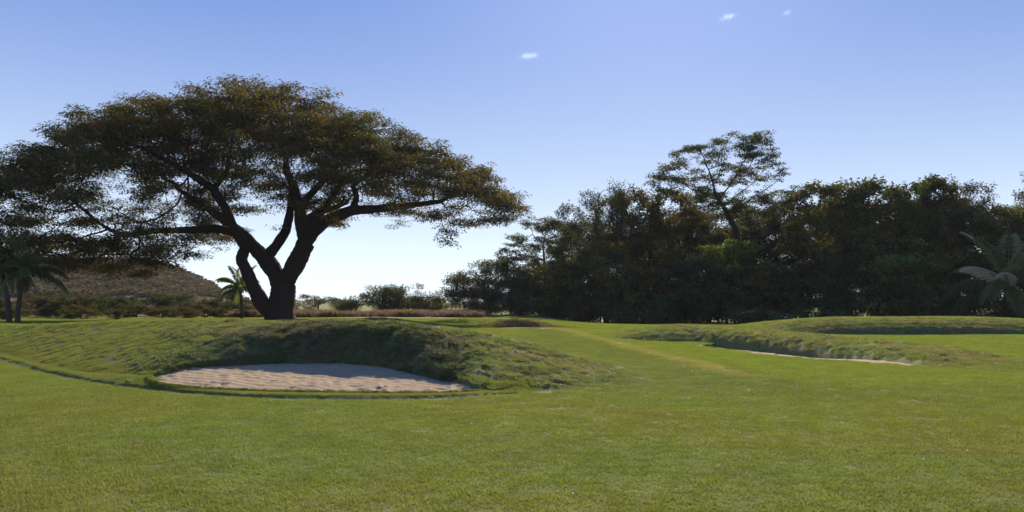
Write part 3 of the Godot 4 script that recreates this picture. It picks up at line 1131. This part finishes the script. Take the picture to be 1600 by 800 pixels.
	for q in [[31.6, -78.5, 1.15, 1.1], [19.2, -82, 1.0, 4.0], [15.8, -83, 1.2, 5.0], [12.6, -84, 1.0, 0.6], [9.4, -86, 1.15, 1.4], [6.2, -88, 0.9, 2.0], [3.4, -91, 0.8, 3.3], [34.8, -77, 0.95, 1.6], [38.0, -75.5, 1.1, 3.8], [41.0, -74.5, 1.2, 5.5], [-2.6, -95, 0.8, 4.6], [0.6, -93, 0.9, 2.7], [24.6, -78.5, 1.1, 0.2], [36.4, -74, 1.2, 2.1], [4.8, -92, 1.1, 1.2], [8.1, -90, 1.2, 2.8], [28.3, -82, 1.3, 4.1], [17.6, -90, 1.2, 0.9], [20.6, -91, 1.3, 2.2], [23.2, -90, 1.2, 3.1], [5.6, -97, 1.2, 4.4], [8.6, -96, 1.2, 5.1], [29.6, -88, 1.3, 0.3], [45.6, -73, 1.2, 0.7]]:
		turn += 1
		var sh: Node3D = shrubs[turn % 3]
		var o: Node3D = sh.duplicate()
		o.name = numbered(["shrub", "low_shrub", "upright_shrub"][turn % 3])
		add_child(o)
		o.position = foot(q[0], q[1])
		o.rotation.y = q[3]
		o.scale = Vector3.ONE * q[2] * 1.25
	make_tree("bright_shrub", "sunlit yellowish shrub standing before the palm's trunk", "", foot(42.6, -70.5), [[0, 0, 0, 0.05], [0.1, 0.7, 0, 0.04]],
		[[-0.5, 1.0, 0, 0.8, 0.7], [0.1, 2.0, 0, 0.5, 0.8]], 130, kinds.bush, 195)
	make_tree("round_shrub", "small round dark shrub close to the big palm", "", foot(44.2, -69.5), [[0, 0, 0, 0.05], [0, 0.5, 0, 0.04]],
		[[0, 1.0, 0, 1.1, 0.9]], 150, kinds.bush, 196)
	make_tree("leafy_shrub", "leafy shrub half hidden by the far grassy mound beside the palm", "", foot(47.0, -68.5), [[0, 0, 0, 0.05], [0, 0.5, 0, 0.04]],
		[[0, 0.9, 0, 1.2, 0.7], [1.0, 1.2, 0, 0.8, 0.6]], 170, kinds.bush, 197)


# ---------------------------------------------------------------- behind the big tree

func hill_y(x: float, d: float) -> float:
	var ridge := through([[-700, 8], [-420, 14], [-300, 16.5], [-223, 17.6], [-189.5, 18.3], [-164, 19.2], [-150.5, 16.6], [-139, 12.0], [-128, 5.8], [-117, 0.4], [-106, -2.5], [-60, -3.0]], x + (d - 350.0) * 0.42)
	var across := exp(-pow((d - 352.0) / 95.0, 2.0))
	return ridge * across - 1.0 + 1.6 * wide.get_noise_2d(x * 0.25, d * 0.25) * across


func build_hill() -> void:
	var xs := spaced([[-700, 20], [-320, 6], [-60, 0]])
	var ds := spaced([[160, 8], [600, 0]])
	var p := []
	for d in ds:
		for x in xs:
			p.append(Vector3(x, hill_y(x, d), -d))
	var m := sheet(p, xs.size(), ds.size())
	var a := m.surface_get_arrays(0)
	var col := PackedColorArray()
	for q in p:
		var n := wide.get_noise_2d(q.x * 0.3, q.z * 0.3)
		col.append(Color(0.10, 0.085, 0.05).lerp(Color(0.15, 0.115, 0.075), clampf(0.5 + n, 0.0, 1.0)))
	var o := part("hill", mesh_from(a[Mesh.ARRAY_VERTEX], a[Mesh.ARRAY_INDEX], a[Mesh.ARRAY_NORMAL], col), M.hill, self)
	tag(o, "low dry wooded hill far behind the spreading tree", "hill", "", "structure")
	# scrub that covers the hill as one mass
	var r := RandomNumberGenerator.new()
	r.seed = 55
	var clump := spray(70, 1.0, 0.75, 0.55, 0.4, 0.25, 56)
	var where := []
	var tints := PackedColorArray()
	for i in 9000:
		var x := r.randf_range(-330, -98)
		var d := r.randf_range(235, 400)
		var y := hill_y(x, d)
		if y < -0.2:
			continue
		var s := r.randf_range(0.9, 2.2)
		where.append(Transform3D(Basis(Vector3.UP, r.randf() * TAU).scaled(Vector3(s, s * r.randf_range(0.6, 1.0), s)), Vector3(x, y + 0.4 * s, -d)))
		var n := wide.get_noise_2d(x * 0.5, d * 0.5)
		var c := Color(0.082, 0.078, 0.036).lerp(Color(0.14, 0.10, 0.065), clampf(0.45 + n * 1.2 + r.randf_range(-0.35, 0.35), 0.0, 1.0))
		tints.append(c * r.randf_range(0.7, 1.25))
	var f := scatter("hill_scrub", clump, M.leaf, where, tints, self)
	tag(f, "dry scrub woodland covering the far hill", "scrub", "", "stuff")


func build_far_trees() -> void:
	# feathery trees between the hole and the hill
	var protos := []
	var labels := ["low feathery olive tree below the dry hill", "darker flat topped tree below the dry hill", "warm brownish tree below the dry hill"]
	var tones := [Color(0.098, 0.095, 0.034), Color(0.055, 0.062, 0.026), Color(0.125, 0.094, 0.042)]
	var spots := [[-66, -122, 1.0], [-58, -132, 0.8], [-74, -128, 0.9], [-52, -140, 1.0], [-62, -150, 1.1], [-48, -118, 0.62], [-70, -142, 1.1], [-80, -138, 1.2], [-86, -150, 1.3], [-94, -146, 1.1], [-54, -158, 1.0], [-44, -134, 0.6], [-60, -112, 0.6], [-78, -118, 0.8], [-90, -128, 0.9], [-46, -150, 0.75], [-68, -108, 0.65], [-57, -122, 0.75], [-51, -128, 0.8], [-64, -134, 1.0], [-72, -116, 0.7], [-84, -124, 0.9], [-76, -150, 1.25], [-66, -160, 1.3], [-58, -146, 1.0], [-88, -138, 1.1], [-98, -134, 1.0], [-49, -142, 0.8], [-41, -124, 0.5], [-54, -110, 0.55], [-60, -128, 0.85], [-70, -134, 1.0], [-45, -112, 0.5], [-50, -115, 0.55], [-56, -117, 0.6], [-63, -116, 0.6], [-69, -120, 0.65], [-75, -122, 0.7], [-81, -121, 0.7], [-87, -120, 0.7], [-47, -124, 0.6], [-53, -124, 0.65], [-43, -118, 0.5]]
	for i in spots.size():
		var q: Array = spots[i]
		var at := foot(q[0] * 0.68, q[1] * 0.68)
		if i < 3:
			var k: Dictionary = kinds.pale.duplicate()
			k.tint = tones[i]
			protos.append(make_tree("foothill_tree", labels[i], "trees below the hill", at, [[0, 0, 0, 0.2], [0.2, 1.2, 0, 0.16], [0, 2.2, 0.1, 0.12]],
				[[-2.2, 2.6, 0, 2.6, 0.9], [2.0, 2.9, 0.2, 2.8, 0.9], [0, 3.5, 0, 2.4, 0.7], [-3.0, 1.5, 0.3, 2.2, 1.0], [2.8, 1.4, 0.3, 2.4, 1.0]], 320, k, 210 + i))
		else:
			var o: Node3D = protos[i % 3].duplicate()
			o.name = numbered("foothill_tree")
			add_child(o)
			o.position = at
			o.rotation.y = i * 1.9
			o.scale = Vector3(q[2], q[2] * (0.85 + 0.1 * (i % 4)), q[2]) * 0.5
	for o in protos:
		o.scale = Vector3.ONE * 0.6
	# beyond the purple strip: a dark round tree, its smaller neighbour, a paler far one
	make_tree("dome_tree", "dark domed tree standing alone beyond the purplish grass", "", foot(-15.2, -104), [[0, -0.1, 0, 0.3], [0.2, 1.0, 0, 0.24]],
		[[-1.6, 2.3, 0, 2.6, 1.5], [1.6, 2.4, 0.4, 3.0, 1.4], [4.0, 1.5, 0.2, 2.2, 1.2], [0.4, 1.4, 0.6, 4.0, 1.2]], 800, kinds.small, 231)
	make_tree("low_tree", "small dark spreading tree against the domed one", "", foot(-20.8, -103), [[0, 0, 0, 0.12], [0.1, 0.6, 0, 0.1]],
		[[-0.6, 1.2, 0, 2.0, 0.7], [1.2, 1.3, 0.2, 1.8, 0.7]], 190, kinds.small, 232)
	make_tree("far_pale_tree", "pale flat topped tree far off between trunk and domed tree", "", foot(-35.0, -145), [[0, 0, 0, 0.16], [0.1, 1.0, 0, 0.12]],
		[[-1.4, 1.9, 0, 2.6, 0.8], [1.8, 1.7, 0, 2.4, 0.8], [4.2, 1.2, 0, 2.0, 0.8], [-4.4, 1.0, 0, 2.4, 0.8]], 230, kinds.pale, 233)
	make_tree("pale_bush", "pale bush filling the gap beside the rounded dark tree", "", foot(-9.6, -108), [[0, 0, 0, 0.1], [0.1, 0.6, 0, 0.08]],
		[[0, 1.3, 0, 1.6, 1.1]], 110, kinds.pale, 234)


# ---------------------------------------------------------------- palms

# [the leaflets, the stalk they stand on]
func frond_mesh(length: float, rise: float, droop: float, hang: float, pairs: int, key: int) -> Array:
	var r := RandomNumberGenerator.new()
	r.seed = key
	var v := PackedVector3Array()
	var stalk := PackedVector3Array()
	var p := Vector3.ZERO
	var n := 24
	var pts := [p]
	for i in n:
		var a := rise - droop * pow((i + 0.5) / n, 1.3)
		p += Vector3(cos(a), sin(a), 0) * length / n
		pts.append(p)
	for i in n:
		var w0 := 0.05 * (1.0 - 0.8 * i / n)
		var w1 := 0.05 * (1.0 - 0.8 * (i + 1) / n)
		var a: Vector3 = pts[i]
		var b: Vector3 = pts[i + 1]
		stalk.append_array([a + Vector3(0, 0, w0), b + Vector3(0, 0, w1), a - Vector3(0, 0, w0), b + Vector3(0, 0, w1), b - Vector3(0, 0, w1), a - Vector3(0, 0, w0)])
		stalk.append_array([a + Vector3(0, w0, 0), b + Vector3(0, w1, 0), a - Vector3(0, w0, 0), b + Vector3(0, w1, 0), b - Vector3(0, w1, 0), a - Vector3(0, w0, 0)])
	for s in [-1.0, 1.0]:
		for k in pairs:
			var t := 0.1 + 0.9 * (k + r.randf() * 0.6) / pairs
			var f := minf(t, 0.999) * n
			var i := int(f)
			var at: Vector3 = (pts[i] as Vector3).lerp(pts[i + 1], f - i)
			var along: Vector3 = ((pts[i + 1] as Vector3) - pts[i]).normalized()
			var l := length * 0.24 * pow(sin(PI * (0.12 + 0.80 * t)), 0.7) * r.randf_range(0.85, 1.1)
			var dir := (along * 0.55 + Vector3(0, 0.15 - hang * 0.5, s * 0.85)).normalized()
			var end := at + dir * l + Vector3(0, -hang * l * 0.55, 0)
			var middle := at + dir * l * 0.5
			var w := along * 0.03
			v.append_array([at - w, middle + w, end, at - w, end, middle - w * 0.6])
	return [mesh_from(v, PackedInt32Array()), mesh_from(stalk, PackedInt32Array())]


func make_palm(called: String, label: String, group: String, at: Vector3, tall: float, lean: Vector2, thick: float, long: float, n: int, key: int, dry := 0) -> Node3D:
	var r := RandomNumberGenerator.new()
	r.seed = key
	var t := thing(called, at, label, "palm", group)
	var pts := PackedVector3Array()
	var rad := PackedFloat32Array()
	var steps := 14
	for i in steps + 1:
		var f := float(i) / steps
		pts.append(Vector3(lean.x * f * f, tall * f, lean.y * f * f))
		rad.append(thick * (1.0 - 0.35 * f) * (1.25 if i == 0 else 1.0) * (1.0 + 0.06 * (i % 2)))
	var into := [PackedVector3Array(), PackedVector3Array(), PackedInt32Array()]
	tube(pts, rad, into)
	part("trunk", mesh_from(into[0], into[2], into[1]), M.palm_bark, t)
	var head := pts[steps]
	var made := []
	for k in 4:
		made.append(frond_mesh(long, [1.35, 0.95, 0.55, 0.1][k], [0.9, 1.5, 1.7, 1.5][k], [0.45, 0.7, 1.0, 1.2][k], 24, key * 10 + k))
	for i in n:
		var k := clampi(int(i * 4.0 / n), 0, 3)
		var o := part("frond", made[k][0], M.frond, t)
		part("leaf_stalk", made[k][1], M.frond, o)
		o.position = head
		o.rotation = Vector3(0, i * 2.4 + r.randf_range(-0.3, 0.3), 0)
		o.scale = Vector3.ONE * r.randf_range(0.85, 1.1)
	var pale := frond_mesh(long, 0.75, 0.95, 0.6, 26, key * 10 + 9)
	for i in dry:
		var o := part("dry_frond", pale[0], M.dry_frond, t)
		part("leaf_stalk", pale[1], M.dry_frond, o)
		o.set_meta("label", "pale dried palm frond")
		o.position = head - Vector3(0, 0.1, 0)
		o.rotation = Vector3(0, [PI + 0.35, PI + 0.95, 0.3][i % 3], 0)
		o.scale = Vector3.ONE * (0.95 if i == 0 else 0.7)
	var heart := spray(16, 0.28, 0.3, 0.5, 0.16, 0.0, key + 3)
	var h := part("crown_shaft", heart, M.frond, t)
	h.position = head
	return t


func build_palms() -> void:
	make_palm("coconut_palm", "small coconut palm beside the forked trunk of the spreading tree", "", foot(-25.2, -75), 2.9, Vector2(-0.15, 0.1), 0.17, 2.7, 16, 301)
	make_palm("coconut_palm", "palm with a slanting trunk under the tip of the great crown", "palms below the hill", foot(-36.9, -60), 3.9, Vector2(0.75, 0.2), 0.2, 3.4, 18, 302)
	make_palm("coconut_palm", "palm with upright trunk beside the slanting one", "palms below the hill", foot(-37.9, -60.6), 4.1, Vector2(-0.7, -0.1), 0.2, 3.4, 18, 303)
	make_palm("tall_frond_palm", "big palm with long upright fronds and one pale dried frond", "", foot(43.6, -71), 3.6, Vector2(0.0, 0.3), 0.26, 6.0, 18, 304, 2)


# ---------------------------------------------------------------- turf

func blades(n: int, side: float, tall: float, width: float, lean: float, key: int) -> ArrayMesh:
	var r := RandomNumberGenerator.new()
	r.seed = key
	var v := PackedVector3Array()
	var col := PackedColorArray()
	for k in n:
		var at := Vector3(r.randf_range(-0.5, 0.5) * side, -0.006, r.randf_range(-0.5, 0.5) * side)
		var cell := fine.get_noise_2d(at.x * 7.0 + key, at.z * 7.0)
		var h := tall * r.randf_range(0.55, 1.25) * (1.0 + 0.7 * cell)
		var a := r.randf() * TAU
		var w := Vector3(cos(a), 0, sin(a)) * width * 0.5 * r.randf_range(0.8, 1.3)
		var b := r.randf() * TAU
		var tip := at + Vector3(cos(b) * lean * h, h, sin(b) * lean * h)
		v.append_array([at - w, tip, at + w])
		var f := r.randf_range(0.65, 1.3) * (1.0 + 0.45 * cell)
		var c := Color(f * r.randf_range(0.92, 1.15), f, f * r.randf_range(0.8, 1.2))
		for i in 3:
			col.append(c)
	return mesh_from(v, PackedInt32Array(), PackedVector3Array(), col)


func tuft(n: int, radius: float, tall: float, width: float, key: int) -> ArrayMesh:
	var r := RandomNumberGenerator.new()
	r.seed = key
	var v := PackedVector3Array()
	var col := PackedColorArray()
	for k in n:
		var a := r.randf() * TAU
		var q := sqrt(r.randf()) * radius
		var at := Vector3(cos(a) * q, -0.02, sin(a) * q)
		var h := tall * r.randf_range(0.5, 1.2)
		var b := a + r.randf_range(-0.9, 0.9)
		var lean := r.randf_range(0.25, 0.95)
		var mid_p := at + Vector3(cos(b) * lean * h * 0.35, h * 0.65, sin(b) * lean * h * 0.35)
		var tip := at + Vector3(cos(b) * lean * h, h * (1.0 - lean * 0.25), sin(b) * lean * h)
		var s := Vector3(-sin(b), 0, cos(b)) * width * 0.5
		v.append_array([at - s, mid_p - s, at + s, at + s, mid_p - s, mid_p + s, mid_p - s, tip, mid_p + s])
		var f := r.randf_range(0.7, 1.25)
		var c := Color(f * r.randf_range(0.92, 1.15), f, f * r.randf_range(0.85, 1.2))
		for i in 9:
			col.append(c)
	return mesh_from(v, PackedInt32Array(), PackedVector3Array(), col)


func in_near_sand(x: float, d: float, over: float) -> bool:
	return x > -7.13 and x < -0.59 and d > look("near", x) + over and d < look("back", x) - over


func in_right_sand(x: float, d: float, over: float) -> bool:
	return d > 20.6 and d < 32.0 and x > look("sand_l", d) + over and x < look("sand_r", d) - over


func tilted(x: float, z: float, y: float, yaw: float, s: Vector3) -> Transform3D:
	var e := 0.12
	var n := Vector3(height(x - e, z) - height(x + e, z), 2 * e, height(x, z - e) - height(x, z + e)).normalized()
	n = n.lerp(Vector3.UP, 0.2).normalized()
	var b := Basis(Vector3.UP, yaw)
	var axis := Vector3.UP.cross(n)
	if axis.length() > 0.001:
		b = Basis(axis.normalized(), Vector3.UP.angle_to(n)) * b
	return Transform3D(b * Basis.from_scale(s), Vector3(x, y, z))


func build_grass() -> void:
	var r := RandomNumberGenerator.new()
	r.seed = 77
	# the mown fairway: patches of short blades
	var patch := blades(900, 0.46, 0.025, 0.0095, 0.7, 71)
	var where := []
	var tints := PackedColorArray()
	var d := 5.2
	while d < 78.0:
		var step := 0.36 if d < 26.0 else 0.5 if d < 44.0 else 0.9
		var half := d * 0.66 + 2.5
		var x := -half
		while x < half:
			var px := x + r.randf_range(-0.1, 0.1)
			var pd := d + r.randf_range(-0.1, 0.1)
			x += step
			if in_near_sand(px, pd, -0.22) or in_right_sand(px, pd, -0.22):
				continue
			if px < 1.0 and px > -28.0 and pd > look("edge", px) - 0.16 and pd < look("edge", px) + 0.22:
				continue
			var t := terrain(px, -pd)
			if px < -1.5 and pd > look("crest_d", px) + 1.5 and pd < 40.0 and px > -24.0:
				continue
			var c := turf(px, -pd, t.y)
			var f := r.randf_range(0.9, 1.12)
			where.append(tilted(px, -pd, t.x, r.randf() * TAU, Vector3(1, r.randf_range(0.8, 1.25), 1) * (step / 0.36)))
			tints.append(Color(c.r * f, c.g * f, c.b * f))
		d += step
	# the mown collar between the cut edge and the sand, in smaller patches
	for i in 5200:
		var x := r.randf_range(-16.0, 0.4)
		var e := look("edge", x)
		var wide_of := (look("near", x) - e) if x > -7.13 and x < -0.59 else 1.0
		var pd := e + 0.11 + r.randf() * maxf(0.0, wide_of - 0.14)
		var t := terrain(x, -pd)
		var c := turf(x, -pd, 0.4)
		var f := r.randf_range(0.85, 1.12)
		where.append(tilted(x, -pd, t.x, r.randf() * TAU, Vector3(0.34, r.randf_range(0.5, 0.8), 0.34)))
		tints.append(Color(c.r * f, c.g * f, c.b * f))
	var o := scatter("fairway_grass", patch, M.blade, where, tints, self)
	tag(o, "short mown grass of the fairway", "grass", "", "stuff")
	print("fairway patches ", where.size())
	# uncut tufts on the banks
	var tf := tuft(34, 0.09, 0.10, 0.010, 72)
	where = []
	tints = PackedColorArray()
	for i in 120000:
		var far := i % 3 == 0
		var x := r.randf_range(-22.0, 3.5) if not far else r.randf_range(3.0, 38.0)
		var dd := r.randf_range(13.5, 30.0) if not far else r.randf_range(19.0, 48.0)
		var face := i % 9 == 1
		if face:
			x = r.randf_range(-7.1, -1.2)
			dd = look("foot", x) + 0.02 + pow(r.randf(), 1.6) * 1.6
		if absf(x) > dd * 0.66 + 2.0:
			continue
		if in_near_sand(x, dd, -0.05) or in_right_sand(x, dd, -0.05 if dd > 26.0 else -0.22):
			continue
		var t := terrain(x, -dd)
		var clumps := 0.6 + 0.9 * mid.get_noise_2d(x * 1.7, dd * 1.7)
		if t.y < 0.32 or r.randf() > t.y * (clumps + (0.25 if face else 0.0)):
			continue
		if not far and dd > look("crest_d", x) + 2.0:
			continue
		var s := r.randf_range(0.45, 1.1) * (0.75 + 0.6 * mid.get_noise_2d(x * 1.1 + 30.0, dd * 1.1)) * (1.0 if not far else 1.05)
		if not far and x < -0.5 and dd < (look("near", x) if x > -7.2 else look("edge", x) + 0.5):
			continue
		if not far and x > -0.8:
			s *= 0.6
		var c := turf(x, -dd, 1.0)
		var f := r.randf_range(0.6, 1.35)
		if face:
			s = r.randf_range(0.9, 1.7) * (0.4 + 0.6 * smooth(-7.0, -5.2, x))
		where.append(tilted(x, -dd, t.x, r.randf() * TAU, Vector3.ONE * maxf(s, 0.3)))
		tints.append(Color(c.r * f, c.g * f, c.b * f))
	o = scatter("rough_grass", tf, M.rough, where, tints, self)
	tag(o, "uncut tufted grass on the bunker banks", "grass", "", "stuff")
	print("tufts ", where.size())
	# the strip of tall purplish grass far behind the mound
	var reed := tuft(36, 0.35, 0.8, 0.035, 73)
	where = []
	tints = PackedColorArray()
	for i in 3600:
		var x := r.randf_range(-31.0, -3.0)
		var dd := r.randf_range(84.0, 97.0)
		var n := wide.get_noise_2d(x * 1.2, dd)
		if n < -0.35:
			continue
		var s := r.randf_range(0.5, 1.1) * (0.9 + 0.5 * n)
		where.append(Transform3D(Basis(Vector3.UP, r.randf() * TAU).scaled(Vector3.ONE * s), Vector3(x, height(x, -dd), -dd)))
		var c := Color(0.25, 0.145, 0.16).lerp(Color(0.28, 0.20, 0.11), clampf(n * 1.6 + r.randf_range(-0.2, 0.3), 0.0, 1.0))
		tints.append(c * r.randf_range(0.7, 1.2))
	o = scatter("tall_grass", reed, M.rough, where, tints, self)
	tag(o, "strip of tall purplish dry grass beyond the mound", "grass", "", "stuff")


# pale and brown scraps lying on the turf
func build_specks() -> void:
	var r := RandomNumberGenerator.new()
	r.seed = 81
	var v := PackedVector3Array()
	for k in 6:
		var a := TAU * k / 6.0
		var b := TAU * (k + 1) / 6.0
		v.append_array([Vector3(0, 0.006, 0), Vector3(cos(a) * 0.5, 0.012 * (k % 2), sin(a) * 0.34), Vector3(cos(b) * 0.5, 0.012 * ((k + 1) % 2), sin(b) * 0.34)])
	for k in 6:
		var a := TAU * k / 6.0
		var b := TAU * (k + 1) / 6.0
		v.append_array([Vector3(0, 0.001, 0), Vector3(cos(b) * 0.5, 0.009 * ((k + 1) % 2), sin(b) * 0.34), Vector3(cos(a) * 0.5, 0.009 * (k % 2), sin(a) * 0.34)])
	var m := mesh_from(v, PackedInt32Array())
	for q in [[3.06, 13.8, 0.05], [4.35, 8.5, 0.034], [0.53, 7.0, 0.03], [-0.55, 10.9, 0.03], [0.45, 10.4, 0.026], [-2.5, 8.6, 0.03], [-2.85, 8.15, 0.026], [5.1, 9.0, 0.026], [6.2, 9.8, 0.03], [-0.45, 9.1, 0.026], [10.9, 26.6, 0.09], [0.95, 15.6, 0.05]]:
		var o := part(numbered("pale_leaf"), m, M.pale, self)
		o.position = Vector3(q[0], height(q[0], -q[1]) + 0.022, -q[1])
		o.rotation = Vector3(r.randf_range(-0.3, 0.3), r.randf() * TAU, r.randf_range(-0.3, 0.3))
		o.scale = Vector3(q[2], 0.6, q[2])
		tag(o, "tiny pale scrap of leaf lying on the grass", "leaf", "pale leaf scraps on the grass")
	for q in [[3.86, 9.0, 0.045], [-0.1, 10.7, 0.04]]:
		var o := part(numbered("brown_leaf"), m, M.brown, self)
		o.position = Vector3(q[0], height(q[0], -q[1]) + 0.022, -q[1])
		o.rotation = Vector3(0.1, r.randf() * TAU, 0.2)
		o.scale = Vector3(q[2], 0.8, q[2])
		tag(o, "small dark brown leaf lying on the mown grass", "leaf", "brown leaves on the grass")
